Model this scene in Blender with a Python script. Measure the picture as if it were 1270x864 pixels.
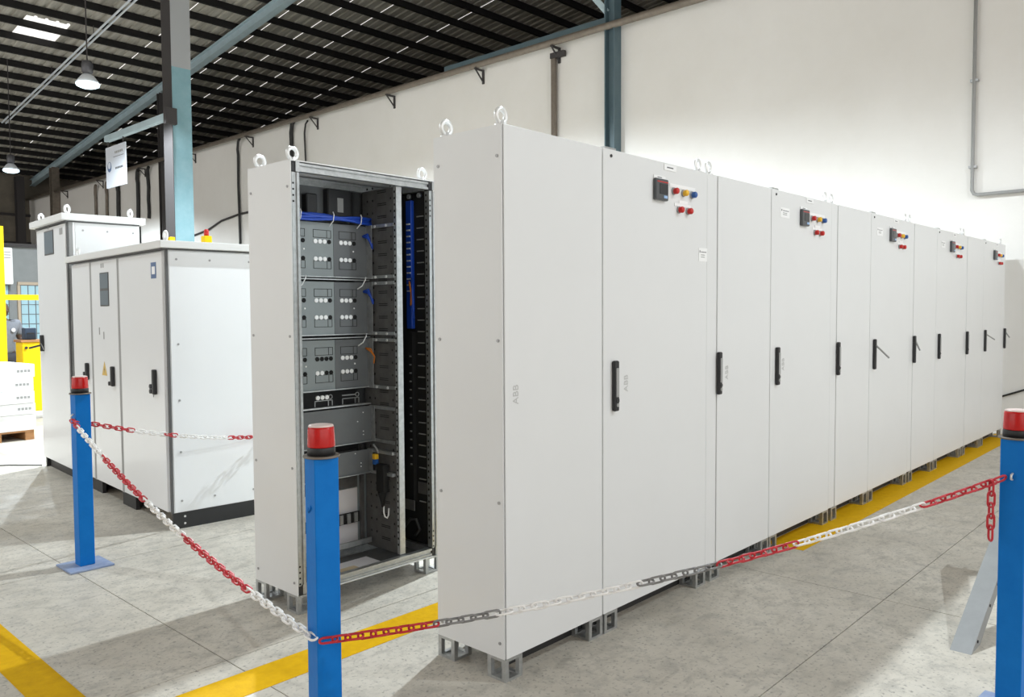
import bpy, bmesh, math, random
from mathutils import Vector, Matrix
random.seed(7)
R = math.radians
SC = bpy.context.scene
for o in list(bpy.data.objects): bpy.data.objects.remove(o)
COL = SC.collection

# ------------------------------------------------------------------ camera
cd = bpy.data.cameras.new('camera'); cam = bpy.data.objects.new('camera', cd); COL.objects.link(cam)
FPX, PITCH, ROLL, YAW = 1001.73, 0.0462, -0.0056, 0.7470
CAMPOS = Vector((-2.3846, -2.2551, 1.5411))
fw = Vector((math.cos(YAW)*math.cos(PITCH), math.sin(YAW)*math.cos(PITCH), -math.sin(PITCH)))
r0 = Vector((math.sin(YAW), -math.cos(YAW), 0)); u0 = r0.cross(fw)
rt = r0*math.cos(ROLL)+u0*math.sin(ROLL); up = -r0*math.sin(ROLL)+u0*math.cos(ROLL)
cam.matrix_world = Matrix(((rt.x, up.x, -fw.x, CAMPOS.x), (rt.y, up.y, -fw.y, CAMPOS.y), (rt.z, up.z, -fw.z, CAMPOS.z), (0, 0, 0, 1)))
cd.sensor_fit = 'HORIZONTAL'; cd.sensor_width = 36; cd.lens = FPX/1270*36; cd.clip_start = .05; cd.clip_end = 300
SC.camera = cam

# ------------------------------------------------------------------ world, exposure
w = bpy.data.worlds.new('world'); SC.world = w; w.use_nodes = True
bg = w.node_tree.nodes['Background']; bg.inputs[0].default_value = (1.0, .98, .95, 1); bg.inputs[1].default_value = 1.15
SC.view_settings.view_transform = 'Standard'; SC.view_settings.look = 'None'
SC.view_settings.gamma = 1; SC.view_settings.use_curve_mapping = False
SC.view_settings.exposure = 0.50
LAMP_W = 1300

# ------------------------------------------------------------------ materials
def mat(name, col, rough=.5, metal=0, noise=0, nscale=8, bump=0, bscale=60, col2=None, spec=.5, emit=None, estr=0, alpha=1, trans=0, coat=0, stretch=None):
    m = bpy.data.materials.new(name); m.use_nodes = True
    nt = m.node_tree; b = nt.nodes['Principled BSDF']
    b.inputs['Base Color'].default_value = (*col, 1); b.inputs['Roughness'].default_value = rough
    b.inputs['Metallic'].default_value = metal; b.inputs['Specular IOR Level'].default_value = spec
    if coat: b.inputs['Coat Weight'].default_value = coat; b.inputs['Coat Roughness'].default_value = .08
    if emit: b.inputs['Emission Color'].default_value = (*emit, 1); b.inputs['Emission Strength'].default_value = estr
    if trans: b.inputs['Transmission Weight'].default_value = trans
    if noise or bump:
        g = nt.nodes.new('ShaderNodeNewGeometry'); src = g.outputs['Position']
        if stretch:
            mp = nt.nodes.new('ShaderNodeMapping'); mp.inputs['Scale'].default_value = stretch
            nt.links.new(src, mp.inputs[0]); src = mp.outputs[0]
    if noise:
        n = nt.nodes.new('ShaderNodeTexNoise'); n.inputs['Scale'].default_value = nscale; n.inputs['Detail'].default_value = 6; n.inputs['Roughness'].default_value = .65
        nt.links.new(src, n.inputs['Vector'])
        rp = nt.nodes.new('ShaderNodeMapRange'); rp.inputs[1].default_value = .3; rp.inputs[2].default_value = .7
        nt.links.new(n.outputs['Fac'], rp.inputs[0])
        mx = nt.nodes.new('ShaderNodeMix'); mx.data_type = 'RGBA'
        c2 = col2 if col2 else tuple(c*(1-noise) for c in col)
        mx.inputs[6].default_value = (*col, 1); mx.inputs[7].default_value = (*c2, 1)
        nt.links.new(rp.outputs[0], mx.inputs[0]); nt.links.new(mx.outputs[2], b.inputs['Base Color'])
    if bump:
        n2 = nt.nodes.new('ShaderNodeTexNoise'); n2.inputs['Scale'].default_value = bscale; n2.inputs['Detail'].default_value = 5
        nt.links.new(src, n2.inputs['Vector'])
        bp = nt.nodes.new('ShaderNodeBump'); bp.inputs['Strength'].default_value = bump; bp.inputs['Distance'].default_value = .01
        nt.links.new(n2.outputs['Fac'], bp.inputs['Height']); nt.links.new(bp.outputs[0], b.inputs['Normal'])
    return m

def concrete():
    m = bpy.data.materials.new('floor_concrete'); m.use_nodes = True
    nt = m.node_tree; b = nt.nodes['Principled BSDF']; N = nt.nodes.new; L = nt.links.new
    g = N('ShaderNodeNewGeometry')
    def noise(s, d=6, r=.6):
        n = N('ShaderNodeTexNoise'); n.inputs['Scale'].default_value = s; n.inputs['Detail'].default_value = d; n.inputs['Roughness'].default_value = r
        L(g.outputs['Position'], n.inputs['Vector']); return n
    def rng(o, a, bb, c=0, d=1):
        k = N('ShaderNodeMapRange'); k.inputs[1].default_value = a; k.inputs[2].default_value = bb; k.inputs[3].default_value = c; k.inputs[4].default_value = d
        L(o, k.inputs[0]); return k.outputs[0]
    def mix(f, a, c, mode='MIX'):
        k = N('ShaderNodeMix'); k.data_type = 'RGBA'; k.blend_type = mode
        if hasattr(f, 'links'): L(f, k.inputs[0])
        else: k.inputs[0].default_value = f
        for i, v in ((6, a), (7, c)):
            if hasattr(v, 'links'): L(v, k.inputs[i])
            else: k.inputs[i].default_value = (*v, 1)
        return k.outputs[2]
    c = mix(rng(noise(1.3, 5).outputs['Fac'], .35, .68), (.62, .575, .50), (.47, .43, .365))
    c = mix(rng(noise(9, 8, .78).outputs['Fac'], .48, .66), c, (.385, .36, .315))
    v = N('ShaderNodeTexNoise'); v.inputs['Scale'].default_value = 55; v.inputs['Detail'].default_value = 4
    L(g.outputs['Position'], v.inputs['Vector'])
    c = mix(rng(v.outputs['Fac'], .57, .70, 0, .8), c, (.22, .21, .185))
    # trowel marks and fine cracks
    mp = N('ShaderNodeMapping'); mp.inputs['Scale'].default_value = (2.2, 5.0, 1); mp.inputs['Rotation'].default_value = (0, 0, .35)
    L(g.outputs['Position'], mp.inputs[0])
    t = N('ShaderNodeTexNoise'); t.inputs['Scale'].default_value = 2.2; t.inputs['Detail'].default_value = 7; t.inputs['Distortion'].default_value = 1.2
    L(mp.outputs[0], t.inputs['Vector'])
    c = mix(rng(t.outputs['Fac'], .53, .70, 0, .42), c, (.30, .275, .235))
    L(c, b.inputs['Base Color'])
    L(rng(noise(4).outputs['Fac'], .3, .7, .42, .68), b.inputs['Roughness'])
    bp = N('ShaderNodeBump'); bp.inputs['Strength'].default_value = .25; bp.inputs['Distance'].default_value = .006
    L(noise(45, 6).outputs['Fac'], bp.inputs['Height']); L(bp.outputs[0], b.inputs['Normal'])
    return m

M = {}
M['concrete'] = concrete()
M['joint'] = mat('joint', (.16, .15, .13), .9)
M['yellow_paint'] = mat('yellow_paint', (.72, .42, .008), .7, spec=.05, noise=1, nscale=20, col2=(.62, .35, .008), bump=.15, bscale=45)
M['wall'] = mat('wall_plaster', (.80, .78, .755), .85, noise=1, nscale=.45, col2=(.73, .705, .67), bump=.12, bscale=22)
M['clad'] = mat('cladding', (.22, .19, .15), .7, noise=1, nscale=1.2, col2=(.13, .115, .09))
M['booth'] = mat('booth_panel', (.24, .25, .25), .6, noise=.1, nscale=6)
M['sheet'] = mat('roof_sheet', (.62, .59, .52), .55, noise=1, nscale=1.3, col2=(.28, .26, .225), stretch=(4, .6, 1))
M['purlin'] = mat('purlin_steel', (.018, .017, .017), .8, spec=.2)
M['skylight'] = mat('skylight_sheet', (.95, .95, .93), .5)
_nt = M['skylight'].node_tree; _tr = _nt.nodes.new('ShaderNodeBsdfTranslucent'); _tr.inputs[0].default_value = (.97, .97, .95, 1)
_nt.links.new(_tr.outputs[0], _nt.nodes['Material Output'].inputs[0])
M['teal'] = mat('teal_steel', (.20, .36, .41), .5, noise=1, nscale=5, col2=(.25, .41, .46))
M['wallcol'] = mat('wall_column_paint', (.075, .125, .15), .5, noise=1, nscale=4, col2=(.10, .15, .17))
M['colgrey'] = mat('column_grey', (.40, .41, .42), .5)
M['rafter'] = mat('rafter_steel', (.48, .60, .65), .5, noise=.15, nscale=3)
M['dark_steel'] = mat('dark_steel', (.06, .055, .055), .75, spec=.25)
M['pipe'] = mat('pipe_metal', (.22, .185, .15), .5, metal=.3, noise=.3, nscale=9)
M['cab'] = mat('cabinet_paint', (.74, .745, .745), .30, noise=.02, nscale=3, bump=.02, bscale=420)
M['cab2'] = mat('left_cabinet_paint', (.86, .87, .88), .16, noise=.015, nscale=3)
M['lid'] = mat('lid_paint', (.76, .76, .745), .35)
M['gasket'] = mat('gasket', (.10, .10, .10), .7)
M['seam'] = mat('seam_grey', (.30, .30, .295), .6)
M['galv'] = mat('galvanised', (.52, .53, .53), .38, metal=.75, noise=1, nscale=30, col2=(.36, .37, .37))
M['zinc'] = mat('zinc_bolt', (.82, .82, .81), .3, metal=.35)
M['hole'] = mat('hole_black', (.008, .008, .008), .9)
M['black'] = mat('black_plastic', (.016, .016, .018), .45)
M['plinth'] = mat('plinth_black', (.022, .022, .023), .5)
M['lever'] = mat('lever_grey', (.36, .36, .36), .35, metal=.4)
M['meter'] = mat('meter_grey', (.075, .08, .085), .4)
M['screen'] = mat('screen_dark', (.01, .012, .016), .15)
M['key'] = mat('key_blue', (.35, .52, .78), .4)
M['label'] = mat('label_white', (.88, .88, .88), .5)
M['print'] = mat('print_grey', (.12, .12, .13), .6)
M['emboss'] = mat('emboss_grey', (.50, .50, .495), .4)
M['red'] = mat('lamp_red', (.55, .015, .012), .3)
M['yel'] = mat('lamp_yellow', (.85, .48, .02), .3)
M['blu'] = mat('lamp_blue', (.02, .10, .35), .3)
M['lens_red'] = mat('beacon_red', (.56, .006, .005), .22, noise=1, nscale=40, col2=(.46, .004, .004))
M['lens_top'] = mat('beacon_top', (.78, .62, .58), .3)
M['post'] = mat('post_blue', (.0, .15, .52), .5, spec=.18, noise=1, nscale=12, col2=(.003, .175, .57), bump=.05, bscale=50)
M['post_foot'] = mat('post_foot_paint', (.30, .36, .50), .55, noise=1, nscale=18, col2=(.20, .27, .45))
M['chain_red'] = mat('chain_red', (.52, .018, .03), .4)
M['chain_white'] = mat('chain_white', (.86, .84, .82), .4)
M['chain_grey'] = mat('chain_grey', (.22, .215, .21), .4)  # white links darkened, shade put into the colour
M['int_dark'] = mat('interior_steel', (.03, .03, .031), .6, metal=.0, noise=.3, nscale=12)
M['int_plate'] = mat('module_plate_grey', (.27, .305, .305), .5, noise=1, nscale=3, col2=(.22, .245, .25))
M['int_plate2'] = mat('module_plate_dark', (.14, .15, .155), .5, noise=1, nscale=3, col2=(.11, .115, .12))
M['perf'] = mat('perforated_grey', (.12, .117, .115), .6, noise=1, nscale=14, col2=(.07, .068, .066))
M['outline'] = mat('cutout_line', (.02, .02, .02), .7)
M['wire_blue'] = mat('wire_blue', (.01, .06, .42), .4)
M['wire_orange'] = mat('wire_orange', (.75, .22, .02), .4)
M['wire_black'] = mat('wire_black', (.012, .012, .012), .5)
M['paper'] = mat('paper', (.72, .69, .70), .8)
M['cardboard'] = mat('cardboard', (.58, .46, .30), .8)
M['glass'] = mat('window_glass', (.22, .26, .29), .06, spec=.7)
M['tri'] = mat('warning_yellow', (.62, .42, .10), .5)
M['toolbox'] = mat('toolbox', (.015, .03, .06), .4)
M['sticker_blue'] = mat('sticker_blue', (.10, .16, .30), .5)
M['carton'] = mat('carton_white', (.80, .80, .80), .6, noise=.05, nscale=5)
M['wood'] = mat('pallet_wood', (.42, .20, .075), .7, noise=.35, nscale=9, stretch=(1, 8, 8))
M['myel'] = mat('machine_yellow', (.80, .53, .005), .5, spec=.2)
M['pane_blue'] = mat('booth_pane', (.36, .55, .62), .15)
M['frame_tan'] = mat('frame_tan', (.45, .36, .27), .6)
M['skin'] = mat('skin', (.075, .04, .028), .5)
M['shirt'] = mat('shirt_grey', (.17, .18, .21), .8, noise=.2, nscale=25)
M['hair'] = mat('hair', (.01, .009, .009), .7)
M['trouser'] = mat('trouser', (.03, .03, .04), .8)
M['sign'] = mat('sign_white', (.74, .78, .86), .4)
M['beam_grey'] = mat('channel_grey', (.27, .275, .275), .5, noise=1, nscale=7, col2=(.22, .225, .225))
M['housing'] = mat('lamp_housing', (.10, .10, .11), .4, metal=.4)
M['refl'] = mat('lamp_reflector', (.75, .80, .86), .35, metal=.2)
M['lamp_on'] = mat('lamp_lens', (1, 1, 1), .4, emit=(.62, .86, 1), estr=3.2)
M['lamp_off'] = mat('lamp_lens_off', (.9, .9, .9), .4)

# ------------------------------------------------------------------ mesh helpers
class MB:
    def __init__(s): s.bm = bmesh.new()
    def box(s, x0, x1, y0, y1, z0, z1, mtx=None):
        vs = [s.bm.verts.new((x, y, z)) for x in (x0, x1) for y in (y0, y1) for z in (z0, z1)]
        for f in ((0, 1, 3, 2), (4, 6, 7, 5), (0, 4, 5, 1), (2, 3, 7, 6), (0, 2, 6, 4), (1, 5, 7, 3)):
            s.bm.faces.new([vs[i] for i in f])
        if mtx is not None:
            for v in vs: v.co = mtx @ v.co
        return s
    def cyl(s, p0, p1, r, n=12, r2=None, caps=True):
        p0, p1 = Vector(p0), Vector(p1); d = (p1-p0).normalized()
        a = d.orthogonal().normalized(); b = d.cross(a); r2 = r if r2 is None else r2
        A = [s.bm.verts.new(p0+(a*math.cos(t)+b*math.sin(t))*r) for t in [2*math.pi*i/n for i in range(n)]]
        B = [s.bm.verts.new(p1+(a*math.cos(t)+b*math.sin(t))*r2) for t in [2*math.pi*i/n for i in range(n)]]
        for i in range(n):
            f = s.bm.faces.new((A[i], A[(i+1) % n], B[(i+1) % n], B[i])); f.smooth = n > 8
        if caps: s.bm.faces.new(A[::-1]); s.bm.faces.new(B)
        return s
    def lathe(s, prof, n=24, o=(0, 0, 0)):
        o = Vector(o); rings = []
        for r, z in prof:
            rings.append([s.bm.verts.new(o+Vector((r*math.cos(2*math.pi*i/n), r*math.sin(2*math.pi*i/n), z))) for i in range(n)])
        for a, b in zip(rings, rings[1:]):
            for i in range(n):
                f = s.bm.faces.new((a[i], a[(i+1) % n], b[(i+1) % n], b[i])); f.smooth = True
        s.bm.faces.new(rings[0][::-1]); s.bm.faces.new(rings[-1]); return s
    def tube(s, pts, r, n=8, closed=False):
        pts = [Vector(p) for p in pts]; rings = []; prev = None; m = len(pts)
        for i, p in enumerate(pts):
            if closed: d = pts[(i+1) % m]-pts[i-1]
            else: d = pts[min(i+1, m-1)]-pts[max(i-1, 0)]
            d.normalize()
            if prev is None: a = d.orthogonal().normalized()
            else: a = (prev-d*prev.dot(d)).normalized()
            prev = a; b = d.cross(a)
            rings.append([s.bm.verts.new(p+(a*math.cos(2*math.pi*k/n)+b*math.sin(2*math.pi*k/n))*r) for k in range(n)])
        prs = list(zip(rings, rings[1:])) + ([(rings[-1], rings[0])] if closed else [])
        for a, b in prs:
            for k in range(n):
                f = s.bm.faces.new((a[k], a[(k+1) % n], b[(k+1) % n], b[k])); f.smooth = True
        if not closed: s.bm.faces.new(rings[0][::-1]); s.bm.faces.new(rings[-1])
        return s
    def prism(s, pts, axis, a, b):
        def P(p, t):
            return {0: (t, p[0], p[1]), 1: (p[0], t, p[1]), 2: (p[0], p[1], t)}[axis]
        A = [s.bm.verts.new(P(p, a)) for p in pts]; B = [s.bm.verts.new(P(p, b)) for p in pts]; n = len(pts)
        for i in range(n): s.bm.faces.new((A[i], A[(i+1) % n], B[(i+1) % n], B[i]))
        s.bm.faces.new(A[::-1]); s.bm.faces.new(B); return s
    def bevel(s, w, seg=1):
        bmesh.ops.bevel(s.bm, geom=s.bm.edges[:], offset=w, segments=seg, affect='EDGES', profile=.5); return s
    def mesh(s, name, m):
        bmesh.ops.recalc_face_normals(s.bm, faces=s.bm.faces[:])
        me = bpy.data.meshes.new(name); s.bm.to_mesh(me); s.bm.free(); me.materials.append(M[m] if isinstance(m, str) else m); return me
    def obj(s, name, m, parent=None):
        return link(name, s.mesh(name, m), parent)
def link(name, me, parent=None, loc=None, rot=None):
    o = bpy.data.objects.new(name, me); COL.objects.link(o)
    if parent: o.parent = parent
    if loc is not None: o.location = loc
    if rot is not None: o.rotation_euler = rot
    return o
def bx(*a): return MB().box(*a)
def thing(name, label, cat, loc=(0, 0, 0), rz=0, group=None):
    o = bpy.data.objects.new(name, None); COL.objects.link(o); o.empty_display_size = .1
    o.location = loc; o.rotation_euler = (0, 0, rz); o['label'] = label; o['category'] = cat
    if group: o['group'] = group
    return o
def tag(o, label, cat, group=None):
    o['label'] = label; o['category'] = cat
    if group: o['group'] = group
    return o
def struct(o): o['kind'] = 'structure'; return o
def stuff(o): o['kind'] = 'stuff'; return o
def text(name, body, size, m, parent, loc, rot, ext=.0006, align='CENTER'):
    c = bpy.data.curves.new(name+'_curve', 'FONT'); c.body = body; c.size = size; c.extrude = ext; c.align_x = align; c.align_y = 'CENTER'
    t = bpy.data.objects.new(name+'_tmp', c); COL.objects.link(t)
    dg = bpy.context.evaluated_depsgraph_get(); dg.update()
    me = bpy.data.meshes.new_from_object(t.evaluated_get(dg)); bpy.data.objects.remove(t); bpy.data.curves.remove(c)
    me.name = name; me.materials.clear(); me.materials.append(M[m])
    return link(name, me, parent, loc, rot)

# ------------------------------------------------------------------ setting
XW, XA, XB, YA, YB = 9.0, -14.0, 26.0, -14.0, 36.0
floor = struct(bx(XA, XB, YA, YB, -.25, -.012).obj('floor', 'joint'))
gx = [-.67+2.72*i for i in range(-2, 4)]; gx[-1] = 9.0
gy = [1.07+1.90*i for i in range(-3, 7)]
GAP = .0025
for i in range(len(gx)-1):
    for j in range(len(gy)-1):
        bx(gx[i]+GAP, gx[i+1]-(GAP if i < 4 else 0), gy[j]+GAP, gy[j+1]-GAP, -.10, 0).obj('slab', 'concrete', floor)
for a in ((XA, gx[0]-GAP, YA, YB), (gx[0]+GAP, 9.0, YA, gy[0]-GAP), (gx[0]+GAP, 9.0, gy[-1]+GAP, YB), (9.001, XB, YA, YB)):
    bx(*a, -.10, 0).obj('slab', 'concrete', floor)
# painted lines
def marking(x0, x1, y0, y1): bx(x0, x1, y0, y1, .0002, .0016).obj('floor_marking', 'yellow_paint', floor)
marking(-1.2, 3.2, .70, .905)
marking(-1.385, -1.22, .0, 5.2)
marking(2.62, 8.9, -.15, .10)
# main wall behind the rows (partial height)
WH = 6.33
wall = struct(bx(XW, XW+.2, YA, YB, 0, WH).obj('wall_right', 'wall'))
bx(XW-.012, XW, YA, YB, 0, .09).obj('baseboard_right', 'wall')['kind'] = 'structure'
# end wall: cladding panels
wb = struct(bx(XA, XB, YB, YB+.2, 0, 8.5).obj('wall_back', 'clad'))
for i in range(10):
    x = 1.2+i*.8
    bx(x+.01, x+.77, YB-.05, YB, 0, 4.4).obj('panel', 'clad', wb)
bx(XA, 9, YB-.10, YB, 4.42, 4.55).obj('girt', 'dark_steel', wb)
bx(XA, 9, YB-.10, YB, 5.62, 5.72).obj('girt', 'dark_steel', wb)
struct(bx(XB, XB+.2, YA, YB, 0, 13).obj('light_block_far', 'clad'))  # unseen wall added to keep light off the roof beyond the partition
struct(bx(XA-.2, XA, YA, 1.0, 0, 13).obj('light_block_left', 'wall'))  # unseen wall piece added to block daylight from the front row side
struct(bx(XW, XB, YA-.2, YA, 0, 14).obj('light_block_front', 'clad'))  # unseen wall piece added to stop light leaking in behind the partition
# roof
SL = .124
def roofz(y): return 9.85+SL*(15.8-y)
ceil = bpy.data.objects.new('ceiling', None); COL.objects.link(ceil); struct(ceil)
SHW = 1.04
def sheet_mesh(y0, y1, wid):
    # trapezoidal sheet profile in X, extruded along Y following the slope
    mb = MB(); prof = []
    n = 4; p = wid/n
    for i in range(n):
        prof += [(i*p, 0), (i*p+.62*p, 0), (i*p+.70*p, .035), (i*p+.92*p, .035)]
    prof += [(wid, 0)]
    A = [mb.bm.verts.new((x, y0, roofz(y0)+z)) for x, z in prof]; B = [mb.bm.verts.new((x, y1, roofz(y1)+z)) for x, z in prof]
    A2 = [mb.bm.verts.new((x, y0, roofz(y0)+z+.004)) for x, z in prof]; B2 = [mb.bm.verts.new((x, y1, roofz(y1)+z+.004)) for x, z in prof]
    for i in range(len(prof)-1):
        mb.bm.faces.new((A[i], A[i+1], B[i+1], B[i])); mb.bm.faces.new((A2[i], B2[i], B2[i+1], A2[i+1]))
    return mb
ks = list(range(-19, 20)); xs = [5.70+SHW*k for k in ks]
me_full = sheet_mesh(YA, YB, SHW-.002).mesh('roof_sheet', 'sheet')
me_slit = sheet_mesh(YA, YB, SHW-.02).mesh('roof_sheet', 'sheet')
for k, x in zip(ks, xs):
    if k == -1:      # the sheet with the translucent panel
        sheet_mesh(YA, 21.15, SHW-.002).obj('roof_sheet', 'sheet', ceil).location.x = x
        sheet_mesh(22.62, YB, SHW-.002).obj('roof_sheet', 'sheet', ceil).location.x = x
        sk_ = sheet_mesh(21.15, 22.62, SHW-.002)
        sk_.bm.faces.ensure_lookup_table(); bmesh.ops.delete(sk_.bm, geom=[f for i, f in enumerate(sk_.bm.faces) if i % 2], context='FACES')
        sk_.obj('skylight_panel', 'skylight', ceil).location.x = x
        continue
    link('roof_sheet', me_slit if (k % 2 == 1 and k < 8) or k == 4 else me_full, ceil, (x, 0, 0))
PUR = [20.52+.92*i for i in range(-37, 17)]
mp = None
for y in PUR:
    z = roofz(y)
    if mp is None:
        mb = MB(); mb.box(XA, XB, -.035, .035, -.165, -.005); mb.box(XA, XB, -.035, .06, -.173, -.165); mp = mb.mesh('purlin', 'purlin')
    link('purlin', mp, ceil, (0, y, z))
# rafter in the plane of the wall
def slope_beam(name, m, x, ya, yb, top, depth, fl, parent=None):
    mb = MB(); th = .02
    def seg(x0, x1, o0, o1):
        vs = [mb.bm.verts.new((xx, yy, roofz(yy)-top-o)) for xx in (x0, x1) for yy in (ya, yb) for o in (o1, o0)]
        for f in ((0, 1, 3, 2), (4, 6, 7, 5), (0, 4, 5, 1), (2, 3, 7, 6), (0, 2, 6, 4), (1, 5, 7, 3)): mb.bm.faces.new([vs[i] for i in f])
    seg(x-fl/2, x+fl/2, 0, th); seg(x-fl/2, x+fl/2, depth-th, depth); seg(x-.01, x+.01, th, depth-th)
    return mb.obj(name, m, parent)
tag(slope_beam('roof_rafter', 'rafter', 9.10, -12, 35.9, .176, .27, .2), 'long pale blue sloping steel rafter above the white wall', 'beam')

# ------------------------------------------------------------------ steel columns
def hcol(name, label, x, y, s, h, m='teal', fl='y', d=None):
    t = thing(name, label, 'steel column', (x, y, 0)); d = d or s; th = .018
    mb = MB()
    if fl == 'y':
        mb.box(0, s, 0, th, 0, h).obj('flange', m, t); bx(0, s, d-th, d, 0, h).obj('flange', m, t)
        bx(s/2-th/2, s/2+th/2, th, d-th, 0, h).obj('web', m, t)
    else:
        mb.box(0, th, 0, d, 0, h).obj('flange', m, t); bx(s-th, s, 0, d, 0, h).obj('flange', m, t)
        bx(th, s-th, d/2-th/2, d/2+th/2, 0, h).obj('web', m, t)
    return t
c = hcol('steel_column', 'tall teal steel column behind the three-door cabinet', 5.15, 14.1, .40, roofz(14.3)-.26)
bx(-.012, -.001, -.004, .404, .0, roofz(14.3)-.3).obj('recess_shade_plate', 'dark_steel', c)  # dark plate standing in for shade in the column's web recess
bx(-.003, .403, -.008, -.0005, 6.55, roofz(14.3)-.3).obj('upper_plate', 'colgrey', c)
hcol('steel_column', 'blue-grey steel column on the white wall behind the front row', 8.80, 5.75, .20, roofz(5.85)-.57, 'wallcol')
hcol('steel_column', 'slim dark steel column on the wall just left of the teal column', 8.80, 22.9, .19, roofz(23.3)-.57, 'dark_steel')
hcol('steel_column', 'brown steel column at the far left end of the wall', 8.7, 32.3, .28, roofz(32.3)-.57, M['pipe'])
hcol('steel_column', 'dark corner column where the wall meets the end wall', 8.3, 35.2, .3, roofz(35.3)-.25, 'dark_steel')
tag(bx(9.06, 9.16, 5.96, 10.2, 6.34, 6.56).obj('wall_brace', 'wallcol'), 'teal brace lying just above the wall pipe beside the column', 'brace')
mb = MB(); mb.cyl((8.9, 5.95, 6.55), (8.9, 6.55, 7.25), .07, 4); tag(mb.obj('knee_brace', 'rafter'), 'pale blue knee brace at the top of the wall column', 'brace')

# sign bracket and sign
t = thing('sign_bracket', 'pale blue tube bracket reaching out from the teal column', 'bracket', (5.05, 14.0, 5.52))
bx(-.06, .06, 0, 3.25, -.07, .07).bevel(.01).obj('arm', 'rafter', t)
bx(-.09, .14, -.02, .10, -.16, .16).obj('clamp_plate', 'dark_steel', t)
t = thing('hanging_sign', 'white hanging sign with logo on the pale blue tube', 'sign', (5.05, 16.75, 4.40))
bx(-.012, .012, -.55, .55, 0, .92).obj('board', 'sign', t)
for y in (-.42, .42): bx(-.006, .006, y-.02, y+.02, .92, 1.06).obj('hanger', 'dark_steel', t)
bx(-.0145, -.012, -.46, .12, .66, .67).obj('printed_line', 'print', t)
for i in range(6): bx(-.0145, -.012, -.40+i*.075, -.352+i*.075, .735, .785).obj('printed_mark', 'seam', t)
for i in range(7): bx(-.0145, -.012, -.40+i*.062, -.355+i*.062, .385, .43).obj('printed_mark', 'print', t)
lg = MB(); lg.cyl((-.0145, .35, .47), (-.012, .35, .47), .115, 24); lo = lg.obj('logo', 'sticker_blue', t)
lg = MB(); lg.cyl((-.0155, .35, .50), (-.0145, .35, .50), .075, 20); lg.obj('logo_ring', 'sign', lo)

# ------------------------------------------------------------------ wall pipe, brackets, cables
t = thing('wall_pipe', 'long brown service pipe running along the top of the white wall', 'pipe', (8.82, 0, 6.30))
MB().cyl((0, YA+.2, 0), (0, YB-.3, 0), .06, 12).obj('pipe_run', 'pipe', t)
for y in (7.08, 9.0, 11.73, 14.66, 17.7, 21.0, 24.5, 28, 31.5):
    mb = MB(); mb.box(-.07, .18, y-.02, y+.02, -.09, -.06); mb.cyl((-.05, y, -.08), (.17, y, -.30), .016, 4); mb.box(.155, .178, y-.025, y+.025, -.33, -.06); mb.obj('pipe_bracket', 'dark_steel', t)
t = thing('downpipe', 'brown square downpipe dropping from the wall pipe above the front cabinets', 'pipe', (8.93, 7.16, 0))
bx(-.03, .03, -.045, .045, 0, 6.05).obj('pipe_run', 'pipe', t); bx(-.04, .04, -.25, .06, 6.055, 6.15).obj('pipe_elbow', 'dark_steel', t)
t = thing('conduit_frame', 'thin grey conduit bending along the right end of the white wall', 'conduit', (8.95, .42, 0))
MB().tube([(0, 0, 6.2), (0, 0, 4.0), (0, 0, 3.01), (0, -.02, 2.965), (0, -.06, 2.95), (0, -1.2, 2.95)], .022, 8).obj('conduit_run', 'seam', t)
for z in (5.6, 4.36, 3.3): bx(-.015, .05, -.045, .045, z-.015, z+.015).obj('clip', 'lever', t)
cabs = [(18.43, 1.2, 6.15, .035, 'thick black cable hanging down the wall above the open cabinet'),
        (15.75, 3.0, 6.2, .05, 'short fat black cable dropping behind the lifting eye of the open cabinet'),
        (15.15, 2.2, 6.1, .022, 'thin black cable bending down from the pipe bracket behind the open cabinet'),
        (24.2, 4.6, 6.1, .05, 'black cable with a pale end on the wall left of the teal column'),
        (25.0, 2.5, 6.1, .06, 'black cable pair hanging on the wall right of the hanging sign'),
        (26.6, 2.5, 6.0, .07, 'black cable hanging on the wall under the hanging sign edge'),
        (27.6, 2.5, 6.0, .05, 'brown cable hanging on the wall under the hanging sign'),
        (28.6, 2.5, 6.0, .05, 'pale conduit curving down the wall left of the hanging sign')]
for i, (y, z0, z1, r, lab) in enumerate(cabs):
    pts = [(8.86, y-.25, z1+.1), (8.9, y-.1, z1+.05), (8.93, y, z1-.15)]+[(8.945, y+.02*math.sin(k*1.7+i), z1-.3-(z1-.3-z0)*k/6) for k in range(7)]
    o = MB().tube(pts, r, 8).obj('hanging_cable', 'pipe' if i in (6, 7) else 'wire_black'); tag(o, lab, 'cable', 'cables hanging down the wall')
pts = [(8.985, 21.2, 3.85), (8.975, 20.3, 3.95), (8.975, 19.5, 4.15), (8.975, 18.5, 4.25), (8.975, 16.8, 4.3)]
tag(MB().tube(pts, .03, 6).obj('wall_cable', 'dark_steel'), 'thin grey cable sloping across the wall behind the three-door cabinet', 'cable')
pts = [(8.985, .3, .42), (8.98, .05, .46), (8.98, -.2, .56), (8.98, -.8, .66), (8.98, -2, .9)]
tag(MB().tube(pts, .012, 6).obj('wall_cable', 'wire_black'), 'thin black cable low on the wall beyond the end of the front row', 'cable')
# light tray under the roof
t = thing('cable_tray', 'long thin pale cable tray slung beneath the roof', 'cable tray')
for dx in (-.05, .06):
    mb = MB(); mb.cyl((6.0+dx, 12, roofz(12)-.5), (6.0+dx, 28.2, roofz(28.2)-.5), .028, 6); mb.obj('rail', 'refl', t)
for k in range(5):
    y = 14+3.2*k; MB().cyl((6.0, y, roofz(y)-.5), (6.0, y, roofz(y)-.2), .012, 5).obj('hanger', 'dark_steel', t)

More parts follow.
